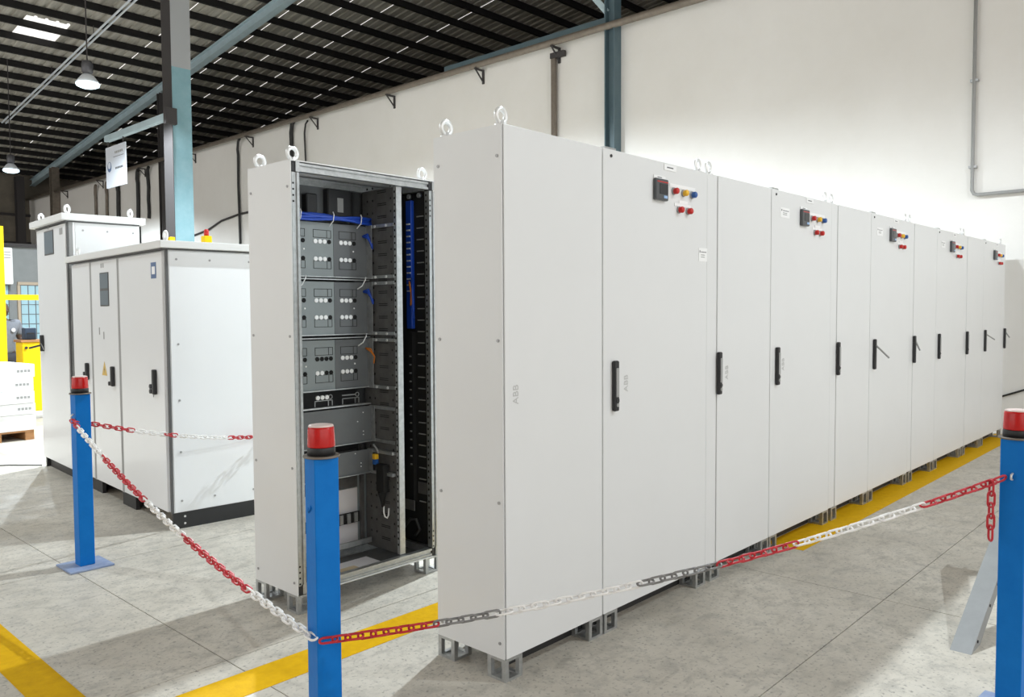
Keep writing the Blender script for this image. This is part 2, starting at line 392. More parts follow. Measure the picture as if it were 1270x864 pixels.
# ------------------------------------------------------------------ high bay lamps
def lamp(x, y, z, label, on=1.0, blend=.30, group='high bay lamps'):
    t = thing('high_bay_lamp', label, 'lamp', (x, y, z), 0, group)
    MB().cyl((0, 0, .45), (0, 0, roofz(y)-z-.2), .012, 6).obj('rod', 'dark_steel', t)
    MB().lathe([(.02, .48), (.08, .46), (.10, .40), (.10, .26), (.07, .22)], 16).obj('ballast', 'housing', t)
    MB().lathe([(.07, .22), (.11, .19), (.17, .11), (.205, .05), (.195, .05), (.16, .11), (.10, .17), (.05, .18)], 24).obj('reflector', 'refl', t)
    MB().lathe([(.02, .06), (.19, .06), (.205, .03), (.19, .0), (.12, -.03), (.02, -.04)], 24).obj('lens', 'lamp_on' if on else 'lamp_off', t)
    if on:
        ld = bpy.data.lights.new('lamp_light', 'SPOT'); ld.energy = LAMP_W*on; ld.color = (.84, .94, 1.0)
        ld.spot_size = R(160); ld.spot_blend = blend; ld.shadow_soft_size = .07
        lo = bpy.data.objects.new('lamp_light', ld); COL.objects.link(lo); lo.parent = t; lo.location = (0, 0, -.06)
    return t
lamp(3.4, 1.75, 6.0, 'high bay lamp hanging over the gap between the two cabinet rows', .88, .75)
lamp(3.4, 7.9, 6.0, 'high bay lamp hanging between the front rows and the teal column', 2.0)
lamp(3.5, 14.0, 5.8, 'glowing blue-white high bay lamp hanging at the upper left', 1.0)
lamp(-2.6, 7.9, 6.0, 'added unseen lamp brightening the left cabinet fronts', .40)  # added lamp without a known fixture, whitens the left cabinet faces
lamp(3.4, -4.4, 6.0, 'high bay lamp hanging over the aisle in front of the front row', .40)
lamp(4.9, 23.7, 5.55, 'pale high bay lamp at the far left edge of the roof', 1.2)

# ------------------------------------------------------------------ front row of cabinets
HF, HH, DD = .0958, 2.2, .4141
ZT = HF+HH
def foot_mesh():
    mb = MB(); a = .105; h = HF; b = .021
    for x in (0, a-b):
        for y in (0, a-b): mb.box(x, x+b, y, y+b, 0, h)
    for z in (0, h-.012):
        for y in (0, a-b): mb.box(b, a-b, y, y+b, z, z+.012)
        for x in (0, a-b): mb.box(x, x+b, b, a-b, z, z+.012)
    mb.box(b, a-b, b, a-b, .002, .006)
    return mb.mesh('foot', 'galv')
FOOT = foot_mesh()
def eye_mesh():
    mb = MB(); mb.tube([(.028*math.cos(2*math.pi*i/16), 0, .043+.028*math.sin(2*math.pi*i/16)) for i in range(16)], .010, 8, True)
    mb.lathe([(.026, 0), (.026, .008), (.014, .012), (.014, .022)], 12); return mb.mesh('lifting_eye', 'zinc')
EYE = eye_mesh()
def screw_mesh():
    mb = MB(); mb.cyl((0, 0, 0), (-.004, 0, 0), .007, 8); return mb.mesh('screw', 'lever')
SCREW = screw_mesh()
def handle(parent, x, z0=1.062, z1=1.303, y=-.001, lever=None):
    wd = .036
    mb = MB(); mb.box(x-wd/2, x+wd/2, y-.022, y, z0, z1); mb.bevel(.007, 2)
    h = mb.obj('handle', 'black', parent)
    if lever is None:
        bx(x-.012, x+.010, y-.027, y-.0215, z0+.068, z1-.034).bevel(.003).obj('lever', 'lever', h)
        bx(x-.012, x+.012, y-.025, y-.0215, z0+.045, z0+.060).obj('latch', 'black', h)
        MB().cyl((x, y-.026, z0+.030), (x, y-.0215, z0+.030), .009, 10).obj('lock', 'lever', h)
    else:
        mb = MB(); mb.cyl((x, y-.02, z1-.05), (x+lever[0], y-lever[1], z1-.05+lever[2]), .007, 6); mb.obj('lever', 'lever', h)
    return h
def feet(t, xs, ys=(0, DD-.105)):
    for x in xs:
        for y in ys: link('foot', FOOT, t, (x, y, 0))
ORD = ['nearest', 'second', 'third', 'fourth', 'farthest']
PER = 1.763
def side_screws(p, x, y0, y1):
    for yy in (y0+.03, y1-.03):
        for z in (2.17, 1.42, .75, .16): link('screw', SCREW, p, (x, yy, z))
def narrow(k):
    lab = ('light grey cabinet section with a plain door at the near end of the row' if k == 0 else
           'narrow light grey cabinet section, %s narrow one counted along the front row' % ORD[k])
    t = thing('switchgear_cabinet', lab, 'cabinet', (PER*k, 0, 0), 0, 'front row cabinet sections')
    x0 = -.119 if k else 0; x1 = .676
    bx(x0+.004, x1-.0005, .024, DD, HF, ZT-.002).obj('body', 'cab', t)
    if k == 0:
        sp = bx(0, .0035, .005, DD, HF, ZT).obj('side_panel', 'cab', t); side_screws(sp, 0, 0, DD)
        bx(.0036, .008, .012, .0235, HF+.01, ZT-.01).obj('gasket', 'gasket', t)
    else:
        bx(x0+.003, -.003, .003, .0235, HF+.001, ZT-.001).bevel(.003).obj('hinge_strip', 'cab', t)
    bx(x0+.01, x1-.01, .0236, .0239, HF+.004, ZT-.004).obj('seam_shadow_sheet', 'gasket', t)  # dark sheet standing in for shadow in the door seams
    dr = bx(.008 if k == 0 else .003, x1-.004, 0, .023, HF, ZT).bevel(.002).obj('door', 'cab', t)
    if k == 0: text('embossed_lettering', 'ABB', .046, 'emboss', t, (.073, -.0006, 1.196), (R(90), R(-90), 0))
    else:
        handle(t, .008, lever=(.02, .05, -.08) if k == 3 else None)
        if k == 1: text('embossed_lettering', 'ABB', .046, 'emboss', t, (.115, -.0006, 1.18), (R(90), R(-90), 0))
    feet(t, ((.0 if k == 0 else x0+.05), x1-.107))
    bx(x0+.11, x1-.02, .108, .113, .002, HF).obj('under_shade_panel', 'plinth', t)  # black panel added for the shade under the row
    ey = [(x0+.035+(.04 if k else 0), .04)] + ([(.03, DD-.05)] if k == 0 else [])
    for e in ey: link('lifting_eye', EYE, t, (e[0], e[1], ZT-.002))
    return t
def wide(k):
    labs = ['wide light grey cabinet section with meter and coloured lamps, nearest in the front row',
            'wide light grey cabinet section with meter and lamps, second along the front row',
            'wide light grey cabinet section with swung-out lever, third metered one along the row',
            'wide light grey cabinet section with meter, fourth metered one along the front row',
            'wide light grey cabinet section with meter at the far end of the front row']
    t = thing('switchgear_cabinet', labs[k], 'cabinet', (PER*k, 0, 0), 0, 'front row cabinet sections')
    x0, x1 = .676, 1.644
    bx(x0+.0005, x1-.0005, .024, DD, HF, ZT-.002).obj('body', 'cab', t)
    bx(x0+.01, x1-.01, .0236, .0239, HF+.004, ZT-.004).obj('seam_shadow_sheet', 'gasket', t)  # seam shadow as a dark sheet behind the door
    bx(x0+.004, x1-.004, 0, .023, HF, ZT).bevel(.002).obj('door', 'cab', t)
    handle(t, .763, lever={2: (.06, .10, -.10), 4: (.10, .08, -.06)}.get(k))
    if k < 2: text('embossed_lettering', 'ABB', .046, 'emboss', t, (.866, -.0006, 1.188), (R(90), R(-90), 0))
    # meter
    m = bx(1.098, 1.212, -.022, -.0005, 2.097, 2.205).bevel(.006, 2).obj('meter', 'meter', t)
    bx(1.128, 1.204, -.0235, -.0221, 2.128, 2.180).obj('screen', 'screen', m)
    bx(1.106, 1.206, -.0235, -.0221, 2.186, 2.191).obj('meter_stripe', 'red', m)
    bx(1.165, 1.198, -.0245, -.0222, 2.108, 2.122).bevel(.002).obj('meter_key', 'key', m)
    pl_ = bx(1.10, 1.21, -.004, -.0005, 2.207, 2.222).obj('label_strip', 'label', t)
    bx(1.135, 1.175, -.0046, -.004, 2.212, 2.216).obj('print', 'print', pl_)
    bx(1.252, 1.508, -.003, -.0005, 2.177, 2.196).obj('label_strip', 'label', t)
    bx(1.300, 1.462, -.003, -.0005, 2.084, 2.100).obj('label_strip', 'label', t)
    bx(1.345, 1.43, -.003, -.0005, 2.1005, 2.117).obj('label_strip', 'label', t)
    for xx, zz, c in ((1.29, 2.158, 'red'), (1.386, 2.157, 'yel'), (1.473, 2.156, 'blu'), (1.342, 2.066, 'red'), (1.432, 2.066, 'red')):
        lp = MB().lathe([(.019, 0), (.019, .006), (.016, .008)], 16).obj('indicator_lamp', 'lever', t); lp.location = (xx, -.0005, zz); lp.rotation_euler = (R(90), 0, 0)
        MB().lathe([(.0165, .008), (.0165, .026), (.012, .031), (.004, .032)], 16).obj('lens', c, lp)
    np_ = bx(1.20, 1.315, -.003, -.0005, 2.258, 2.288).obj('name_plate', 'label', t)
    bx(1.225, 1.285, -.0036, -.003, 2.270, 2.276).obj('print', 'print', np_)
    if k < 4:
        a = (1.552, 1.64, 1.808, 1.880) if k == 0 else (x0+.129, x0+.262, 2.128, 2.192)
        st = bx(a[0], a[1], -.002, -.0005, a[2], a[3]).obj('rating_label', 'label', t)
        W_, H_ = a[1]-a[0], a[3]-a[2]
        bx(a[0]+.08*W_, a[0]+.16*W_, -.0026, -.002, a[3]-.35*H_, a[3]-.18*H_).obj('print', 'print', st)
        for q in (.30, .52, .68): bx(a[0]+.25*W_, a[0]+(.9 if q < .4 else .7)*W_, -.0026, -.002, a[3]-q*H_-.002, a[3]-q*H_+.002).obj('print', 'print' if q < .4 else 'seam', st)
    if k == 4:
        bx(x1+.006, x1+.06, .003, DD, HF, ZT-.001).obj('end_strip', 'cab', t)
        handle(t, x1+.05, lever=(.05, .05, -.06))
    bx(x0+.03, x0+.12, .01, .06, ZT-.0005, ZT+.012).obj('coupling_bracket', 'galv', t)
    MB().cyl((x0+.065, -.004, ZT-.03), (x0+.065, .003, ZT-.03), .008, 8).obj('bracket_bolt', 'black', t)
    feet(t, (x0+.012, x1-.107))
    bx(x0+.02, x1-.02, .108, .113, .002, HF).obj('under_shade_panel', 'plinth', t)  # shade beneath the cabinet made as a black panel
    for e in ((x1-.02, .04),): link('lifting_eye', EYE, t, (e[0]-.02, e[1], ZT-.002))
    return t
for k in range(5): narrow(k); wide(k)

# ------------------------------------------------------------------ open cabinet
OX, OY, WO = -.1586, 1.3001, .962
t = thing('open_switchgear_cabinet', 'open light grey switchgear cabinet with its wiring and mounting plates exposed', 'cabinet', (OX, OY, 0))
sp = bx(0, .004, 0, DD, HF, ZT).obj('side_panel', 'cab', t); side_screws(sp, 0, 0, DD)
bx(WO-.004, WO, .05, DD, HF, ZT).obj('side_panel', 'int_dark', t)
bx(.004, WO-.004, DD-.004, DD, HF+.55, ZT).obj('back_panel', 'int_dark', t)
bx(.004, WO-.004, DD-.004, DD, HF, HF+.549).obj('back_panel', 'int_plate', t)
bx(0, WO, .0, DD, ZT-.0, ZT+.006).obj('top_panel', 'cab', t)
for x, y, nm in ((.006, .0, 'a'), (WO-.05, .0, 'b'), (.006, DD-.05, 'c'), (WO-.05, DD-.05, 'd')):
    mb = MB(); mb.box(x, x+.016, y, y+.04, HF+.05, ZT-.055); mb.box(x+.016, x+.030, y+.008, y+.04, HF+.05, ZT-.055); mb.box(x+.030, x+.044, y, y+.04, HF+.05, ZT-.055)
    fp = mb.obj('frame_post', 'galv', t)
    if y == 0:
        for z0 in (HF+.06, ZT-.20):
            for q in range(4):
                MB().cyl((x+.008, y-.0008, z0+.03*q), (x+.008, y+.002, z0+.03*q), .0055, 8).obj('hole', 'hole', fp)
    for z in (HF, ZT-.055):
        cb = bx(x, x+.044, y+.004, y+.044, z+.003, z+.052).bevel(.003).obj('corner_block', 'black', t)
        bx(x+.024, x+.046, y-.001, y+.003, z+.004, z+.054).obj('corner_flange', 'galv', cb)
for z in (HF+.004, ZT-.048):
    for y in (.004, DD-.045):
        mb = MB(); mb.box(.051, WO-.051, y, y+.035, z, z+.012); mb.box(.051, WO-.051, y+.010, y+.035, z+.012, z+.030); mb.box(.051, WO-.051, y, y+.035, z+.030, z+.042); mb.obj('frame_rail', 'galv', t)
    for x in (.01, WO-.045):
        bx(x, x+.035, .05, DD-.05, z, z+.04).obj('frame_rail', 'galv', t)
bx(.051, WO-.051, -.006, .004, HF-.002, HF+.003).obj('bottom_lip', 'cab', t)
# divider: front post and perforated plate
XD = .705
dv = bx(XD-.008, XD+.030, .035, .06, HF+.05, ZT-.05).obj('divider_post', 'galv', t)
mb = MB()
for i in range(58):
    z = HF+.10+i*.036; mb.box(XD-.0095, XD-.0075, .045, .055, z, z+.012)
stuff(mb.obj('post_holes', 'hole', dv))
pp = bx(XD-.003, XD+.001, .06, DD-.06, HF+.05, ZT-.05).obj('perforated_plate', 'perf', t)
mb = MB()
for i in range(29):
    z = HF+.10+i*.072
    for dy in (.012, .022):
        mb.box(XD-.0045, XD-.0028, .13, .21, z+dy, z+dy+.004)
    for yy in (.085, .25, .30): mb.box(XD-.0045, XD-.0028, yy, yy+.010, z+.04, z+.052)
stuff(mb.obj('plate_slots', 'hole', pp))
# module plates: three rows by two, plus left margin
YP = .30
COLS = (.1526, .3226, .4926)    # left x of each cut-out column
def module(z0, z1, x0, x1, m, cols, bottom_white=True, top_white=True):
    p = bx(x0, x1, YP, YP+.004, z0, z1).obj('module_plate', m, t)
    lines = MB(); wh = MB(); bk = MB(); H = z1-z0
    for cx, wt, wb_ in cols:
        for zz, zr, n in ((z1-.085, z1-.105, wt), (z0+.045, z0+.10, wb_)):
            xa, xb = cx, cx+.118
            for a in ((xa, xb, zz, zz+.003), (xa, xb, zz+.042, zz+.045), (xa, xa+.003, zz, zz+.045), (xb-.003, xb, zz, zz+.045), (xb-.03, xb-.027, zz, zz+.045)):
                lines.box(a[0], a[1], YP-.0012, YP+.001, a[2], a[3])
            for q in range(4):
                (wh if q < n else bk).cyl((xa+.014+q*.030, YP-.004, zr), (xa+.014+q*.030, YP+.001, zr), .0125, 10)
    stuff(lines.obj('cutout_outline', 'outline', p)); stuff(wh.obj('white_plug', 'label', p)); stuff(bk.obj('black_plug', 'hole', p))
    MB().cyl(((x0+x1)/2+.02, YP-.003, (z0+z1)/2), ((x0+x1)/2+.02, YP+.001, (z0+z1)/2), .005, 8).obj('rivet', 'label', p)
    bx(x0, x1, YP-.012, YP, z0-.002, z0+.004).obj('plate_lip', 'galv', p)
    return p
for r_, (z0, z1) in enumerate(((1.738, 2.04), (1.412, 1.712), (1.100, 1.384))):
    module(z0, z1, .03, .455, 'int_plate', ((COLS[0], 3, 3), (COLS[1], 0 if r_ == 2 else 3, 2 if r_ == 2 else 3)))
    module(z0, z1, .457, .685, 'int_plate2', ((COLS[2], 3, 3),))
    bx(.685, .690, YP-.05, YP+.004, z0-.004, z1+.004).obj('plate_flange', 'galv', t)
    for z in (z0+.004, z1-.006):
        a = bx(.688, XD-.004, .055, YP+.01, z-.008, z+.010).obj('support_arm', 'galv', t)
        for yy in (.12, .22): MB().cyl((.684, yy, z), (.688, yy, z), .008, 8).obj('bolt', 'zinc', a)
for z in (1.395, 1.725):
    bx(.03, .69, YP-.02, YP-.014, z-.003, z+.003).obj('plate_rail', 'galv', t)
# dark shelf with plugs
sh = bx(.03, .69, YP-.02, YP+.01, 1.0, 1.008).obj('shelf_rail', 'galv', t)
mb = MB()
for q in range(3): mb.cyl((.335+q*.03, YP-.006, 1.062), (.335+q*.03, YP+.004, 1.062), .0125, 10)
stuff(mb.obj('white_plug', 'label', sh))
for xa in (.315, .50):
    mb = MB()
    for a in ((xa, xa+.118, 1.042, 1.046), (xa, xa+.004, 1.012, 1.046), (xa+.114, xa+.118, 1.012, 1.046), (xa+.088, xa+.092, 1.012, 1.046)): mb.box(a[0], a[1], YP-.002, YP+.002, a[2], a[3])
    mb.obj('bracket_frame', 'lever', sh)
    MB().tube([(xa+.105+.012*math.cos(i*math.pi/5), YP, 1.062+.012*math.sin(i*math.pi/5)) for i in range(10)], .0025, 5, True).obj('bracket_ring', 'lever', sh)
bx(.50, .59, YP-.003, YP+.003, 1.060, 1.066).obj('bracket_bar', 'lever', sh)
# two plain plates below
for z0, z1, x1 in ((.785, .990, .69), (.60, .735, .67)):
    p = bx(.03, x1, YP-.02, YP-.016, z0, z1).obj('blank_plate', 'int_plate2', t)
    bx(.03, x1, YP-.035, YP-.016, z0-.004, z0).obj('plate_lip', 'galv', p); bx(x1, x1+.005, YP-.05, YP, z0-.004, z1).obj('plate_flange', 'galv', p)
    for dx, dz in ((-.06, .17), (-.10, .12), (-.06, .06), (-.06, .04)):
        if z0+dz < z1: MB().cyl((x1+dx, YP-.023, z0+dz), (x1+dx, YP-.02, z0+dz), .0035, 6).obj('rivet', 'label', p)
    for z in (z0, z1-.01): bx(x1+.004, XD-.004, .07, YP, z-.006, z+.012).obj('support_arm', 'galv', t)
# upper bay: dark breakers behind
for xa, xb, za, zb in ((.20, .27, 2.09, 2.19), (.30, .37, 2.08, 2.20), (.44, .60, 2.07, 2.24)):
    d = bx(xa, xb, .32, .38, za, zb).bevel(.006).obj('breaker', 'black', t)
    if xa > .4: bx(.50, .54, .316, .32, 2.11, 2.19).obj('breaker_label', 'seam', d)
bx(.06, .62, .37, .40, 2.055, 2.26).obj('breaker_back_plate', 'int_plate2', t)
# blue cable bundle with ties
for q in range(5):
    pts = [(.05+.66*s/8, .275+.006*math.sin(q*2.1), 2.065+.010*math.cos(q*1.6)+.008*math.sin(s*1.1+q)) for s in range(9)]
    MB().tube(pts, .008, 6).obj('blue_wire', 'wire_blue', t)
for xx in (.22, .43, .62):
    MB().tube([(xx, .262, 2.10), (xx+.004, .258, 2.085), (xx+.002, .262, 2.05), (xx-.012, .285, 2.02)], .003, 5).obj('cable_tie', 'label', t)
for xx, zz in ((.23, 1.712), (.63, 1.712), (.63, 1.384)):
    MB().tube([(xx+.02, .262, zz+.03), (xx+.012, .255, zz+.015), (xx, .27, zz-.02), (xx-.02, .29, zz-.04)], .0035, 5).obj('cable_tie', 'label', t)
for zz in (1.96, 1.64):
    for q in range(3):
        MB().tube([(.66, .305, zz+.02), (.672, .27, zz+.01+.012*q), (.69, .25, zz-.03-.01*q), (.695, .27, zz-.06)], .006, 6).obj('blue_wire', 'wire_blue', t)
for q in range(2):
    MB().tube([(.67, .30, 1.33), (.68, .265, 1.325-.015*q), (.69, .24, 1.28), (.69, .25, 1.24)], .004, 6).obj('orange_wire', 'wire_orange', t)
# right compartment: blue insulated busbar with bolts, black bars, cable loop
XR0, XR1 = XD+.04, WO-.06
bb = bx(.905, .930, .155, .205, 1.44, 2.20).bevel(.003).obj('busbar_cover', 'wire_blue', t)
for i in range(12): bx(.897, .905, .162, .190, 1.66+i*.036, 1.668+i*.036).obj('busbar_bolt', 'zinc', bb)
bx(.905, .930, .155, .20, .40, 1.42).obj('busbar', 'hole', t)
mb = MB()
for i in range(14): mb.box(.901, .905, .165, .18, .62+i*.05, .628+i*.05)
stuff(mb.obj('busbar_bolts', 'lever', t))
mb = MB()
for i in range(26): mb.box(.926, .9305, .07, .13, .40+i*.068, .406+i*.068)
stuff(mb.obj('terminal_rails', 'seam', t))
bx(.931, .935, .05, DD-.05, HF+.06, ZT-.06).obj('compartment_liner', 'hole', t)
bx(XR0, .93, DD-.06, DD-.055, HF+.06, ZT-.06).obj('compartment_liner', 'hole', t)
mb = MB()
for i in range(58):
    z = HF+.10+i*.036; mb.box(WO-.0515, WO-.0500, .022, .032, z, z+.012)
stuff(mb.obj('post_holes', 'hole', t))
for yy, zz in ((.19, 2.225), (.10, 2.225)): MB().cyl((.915, yy, zz), (.931, yy, zz), .015, 10).obj('terminal_bolt', 'galv', t)
for q in range(2):
    MB().tube([(.90, .17, 1.72), (.885, .15, 1.70+.01*q), (.88, .13, 1.65), (.885, .14, 1.60-.01*q), (.90, .16, 1.58)], .0055, 6).obj('orange_wire', 'wire_orange', t)
MB().tube([(.90, .15, 1.74), (.88, .12, 1.68), (.875, .11, 1.58), (.89, .12, 1.50)], .006, 6).obj('blue_wire', 'wire_blue', t)
bx(.925, .93, .06, .14, .45, .52).obj('bracket_plate', 'perf', t); bx(.86, .865, .10, .2, .36, .42).obj('bracket_plate', 'perf', t)
MB().tube([(.85, .18, .25), (.87, .15, .30), (.89, .12, .30), (.90, .10, .24), (.88, .12, .20)], .010, 6).obj('black_cable', 'wire_black', t)
# lower bay
bx(.05, .67, DD-.012, DD-.006, .335, .49).obj('back_sheet', 'paper', t)
bx(.05, .67, DD-.012, DD-.006, .17, .29).obj('back_sheet', 'paper', t)
bx(.05, .67, DD-.014, DD-.006, .495, .72).obj('upper_back_sheet', 'perf', t)
bb = bx(.05, .66, .37, .375, .29, .355).obj('terminal_strip', 'hole', t)
for i in range(11): bx(.10+i*.052, .124+i*.052, .362, .37, .295, .350).obj('terminal', 'lever', bb)
bx(.05, .69, .29, .30, .175, .205).obj('cross_rail', 'galv', t)
for x in (.672,): bx(x, x+.022, DD-.05, DD-.03, HF+.05, .75).obj('rear_post', 'perf', t)
bx(.01, WO-.01, .05, DD-.01, HF+.001, HF+.006).obj('base_plate', 'perf', t)
bx(.34, .63, .07, .27, HF+.0065, HF+.009).obj('paper_sheet', 'paper', t)
bx(.30, .47, .055, .17, HF+.0095, HF+.014).obj('cardboard_sheet', 'cardboard', t)
# relay with hanging hook, yellow-blue connector
bx(.648, .688, .12, .19, .50, .66).bevel(.004).obj('relay', 'hole', t)
MB().lathe([(.028, 0), (.012, -.06), (.008, -.09)], 12, (.668, .155, .50)).obj('relay_boot', 'hole', t)
MB().tube([(.672, .15, .415), (.668, .145, .38), (.672, .14, .355), (.684, .135, .345), (.694, .135, .36), (.697, .135, .40)], .005, 6).obj('hook', 'label', t)
bx(.645, .672, .19, .22, .685, .715).bevel(.003).obj('connector', 'yel', t); bx(.647, .670, .192, .218, .655, .684).obj('connector_base', 'blu', t)
MB().tube([(.655, .22, .77), (.66, .20, .75), (.67, .19, .72)], .006, 6).obj('grey_wire', 'seam', t)
feet(t, (.0, WO-.105))
for e in ((.05, .06), (.05, DD-.04), (WO-.05, .06)): link('lifting_eye', EYE, t, (e[0], e[1], ZT+.005))

# ------------------------------------------------------------------ cabinets at the left
def eye_disc(t, x, y, z, rz=0):
    o = link('lifting_eye', EYE, t, (x, y, z), (0, 0, rz)); return o
LA = R(86.2)-R(90)     # rotation of the left cabinets
A0 = Vector((.126, 3.377, 0))
t = thing('three_door_cabinet', 'white three-door cabinet with a raised lid and black plinth', 'cabinet', A0, LA)
L3, D3, PB, TB = 2.22, .85, .118, 1.985   # local: x into depth, y along the door face
bx(.02, D3, 0, L3, PB, TB).obj('body', 'cab2', t)
sp = bx(.03, D3-.02, -.004, 0, PB+.005, TB-.005).obj('side_panel', 'cab2', t)
for x in (.08, .32, .62):
    for z in (1.92, 1.32, .92, .55, .20):
        if x == .08 or z in (1.92, .20): 
            MB().cyl((x, -.008, z), (x, -.004, z), .008, 8).obj('screw', 'lever', sp)
bx(.006, .022, -.006, .012, PB, TB).obj('corner_gasket', 'gasket', t)
for a, b in ((.05, .955), (1.005, 1.655), (1.70, L3-.005)):
    d = bx(-.002, .02, a, b, PB+.003, TB-.012).bevel(.003).obj('door', 'cab2', t)
for y in (.98, 1.678): bx(-.0012, .021, y-.024, y+.024, PB, TB-.01).obj('seam_strip', 'seam', t)
lid = bx(-.045, D3+.03, -.05, L3+.05, TB+.010, TB+.062).bevel(.004).obj('lid', 'lid', t)
bx(-.02, D3, -.02, L3+.02, TB, TB+.011).obj('lid_gasket', 'gasket', t)
def dhandle(t, y, z0, z1, locks):
    h = bx(-.03, -.0025, y-.02, y+.02, z0, z1).bevel(.006).obj('handle', 'black', t)
    for dz in locks:
        MB().cyl((-.03, y+.055, z0+dz), (-.002, y+.055, z0+dz), .017, 10).obj('lock', 'black', h)
dhandle(t, .21, .955, 1.135, (.02, .055)); dhandle(t, 1.13, .955, 1.115, (.02,)); dhandle(t, 1.80, .97, 1.115, (.02, .05))
MB().cyl((-.006, .265, .975), (-.004, .265, .93), .003, 5).obj('key', 'lever', t)
wn = bx(-.006, -.0025, 1.20, 1.42, 1.60, 1.875).bevel(.002).obj('window_frame', 'gasket', t)
bx(-.0085, -.006, 1.21, 1.41, 1.745, 1.865).obj('pane', 'glass', wn); bx(-.0085, -.006, 1.21, 1.41, 1.61, 1.725).obj('pane', 'glass', wn)
tri = MB().prism([(1.30, 1.03), (1.43, 1.03), (1.365, 1.145)], 0, -.004, -.0025).obj('warning_triangle', 'tri', t)
MB().prism([(1.372, 1.105), (1.355, 1.075), (1.366, 1.075), (1.358, 1.045), (1.378, 1.083), (1.366, 1.083)], 0, -.0046, -.004).obj('warning_bolt', 'print', tri)
sk = bx(-.004, -.0025, .155, .255, 1.79, 1.905).obj('sticker', 'sticker_blue', t); bx(-.0046, -.004, .175, .235, 1.82, 1.875).obj('sticker_print', 'label', sk)
for y, z in ((1.47, 1.395), (1.36, 1.36)): bx(-.0035, -.0025, y-.012, y+.012, z-.03, z+.03).obj('small_label', 'seam', t)
for y in (1.33, 1.38): bx(-.0035, -.0025, y-.012, y+.012, 1.915, 1.95).obj('small_label', 'seam', t)
for x, y in ((.03, .05), (.03, L3-.10), (D3-.05, .05)): eye_disc(t, x, y, TB+.06, R(90))
# plinth: side channel and short front feet
pf = bx(.02, D3, .0, .03, 0, PB).obj('plinth_side', 'plinth', t)
for z in (.035, .085): MB().cyl((.10, -.003, z), (.10, 0, z), .008, 8).obj('bolt', 'zinc', pf)
bx(.02, D3, L3-.03, L3, 0, PB).obj('plinth_side', 'plinth', t)
for y0, y1 in ((.80, 1.10), (1.62, L3-.03)): bx(.03, .06, y0, y1, 0, PB).obj('plinth_front', 'plinth', t)
bx(.04, .30, .90, 1.02, 0, PB).obj('plinth_block', 'plinth', t)
bx(D3-.06, D3, .03, L3-.03, .0, PB).obj('plinth_rear', 'plinth', t)
# tall cabinet behind it
t = thing('tall_cabinet', 'tall white single-door cabinet with small window at the far left', 'cabinet', A0+Vector((math.cos(R(86.2))*2.36, math.sin(R(86.2))*2.36, 0)), LA)
LT, DT, TT = 1.02, .64, 2.375
bx(.02, DT, 0, LT, .10, TT).obj('body', 'cab2', t)
bx(.075, DT-.02, -.004, 0, .105, TT-.005).obj('side_panel', 'cab', t)
for x in (.14, .35, .58): MB().cyl((x, -.008, TT-.07), (x, -.004, TT-.07), .009, 8).obj('screw', 'lever', t)
bx(.022, .055, -.003, .0, .10, TT).obj('corner_strip', 'seam', t)
bx(.006, .022, .0, .02, .10, TT).obj('corner_gasket', 'gasket', t)
bx(-.003, .02, .025, LT-.01, .105, TT-.012).bevel(.003).obj('door', 'cab2', t)
bx(-.05, DT+.045, -.05, LT+.06, TT+.012, TT+.075).bevel(.004).obj('lid', 'lid', t)
bx(-.01, DT, -.01, LT, TT, TT+.013).obj('lid_gasket', 'gasket', t)
wn = bx(-.007, -.0035, .40, .72, 2.105, 2.335).obj('window_frame', 'gasket', t); bx(-.0095, -.007, .412, .708, 2.117, 2.323).obj('pane', 'glass', wn)
bx(-.0045, -.0035, .10, .20, 2.27, 2.33).obj('sticker', 'seam', t)
bx(-.0045, -.0035, .56, .59, 2.35, 2.375).obj('small_label', 'seam', t)
h = bx(-.035, -.0035, .85, .89, 1.17, 1.33).bevel(.005).obj('handle', 'black', t)
MB().cyl((-.03, .87, 1.23), (-.10, 1.00, 1.20), .010, 6).obj('lever', 'black', h); MB().cyl((-.03, .86, 1.25), (-.04, .72, 1.19), .004, 5).obj('key', 'lever', h)
for x, y in ((.03, .06), (.03, LT-.06), (DT-.06, .06)): eye_disc(t, x, y, TT+.073, R(40)).scale = (1.15, 1.15, 1.15)
bx(.02, DT, LT-.04, LT, 0, .10).obj('plinth_side', 'plinth', t); bx(.02, DT, 0, .04, 0, .10).obj('plinth_side', 'plinth', t)
bx(.05, .08, .04, LT-.04, 0.0, .10).obj('plinth_front', 'plinth', t)
MB().tube([(-.02, LT, .012), (-.25, LT+.25, .01), (-.7, LT+.5, .008)], .006, 5).obj('door_cord', 'wire_black', t)
# small signal beacon standing on the three-door cabinet
t = thing('signal_beacon', 'small yellow signal beacon with a red cap on the cabinet lid', 'beacon', (.56, 3.62, TB+.0625))
bx(-.03, .03, -.03, .03, 0, .075).bevel(.004).obj('base', 'myel', t); MB().lathe([(.018, .075), (.018, .115), (.012, .125)], 12).obj('cap', 'red', t)

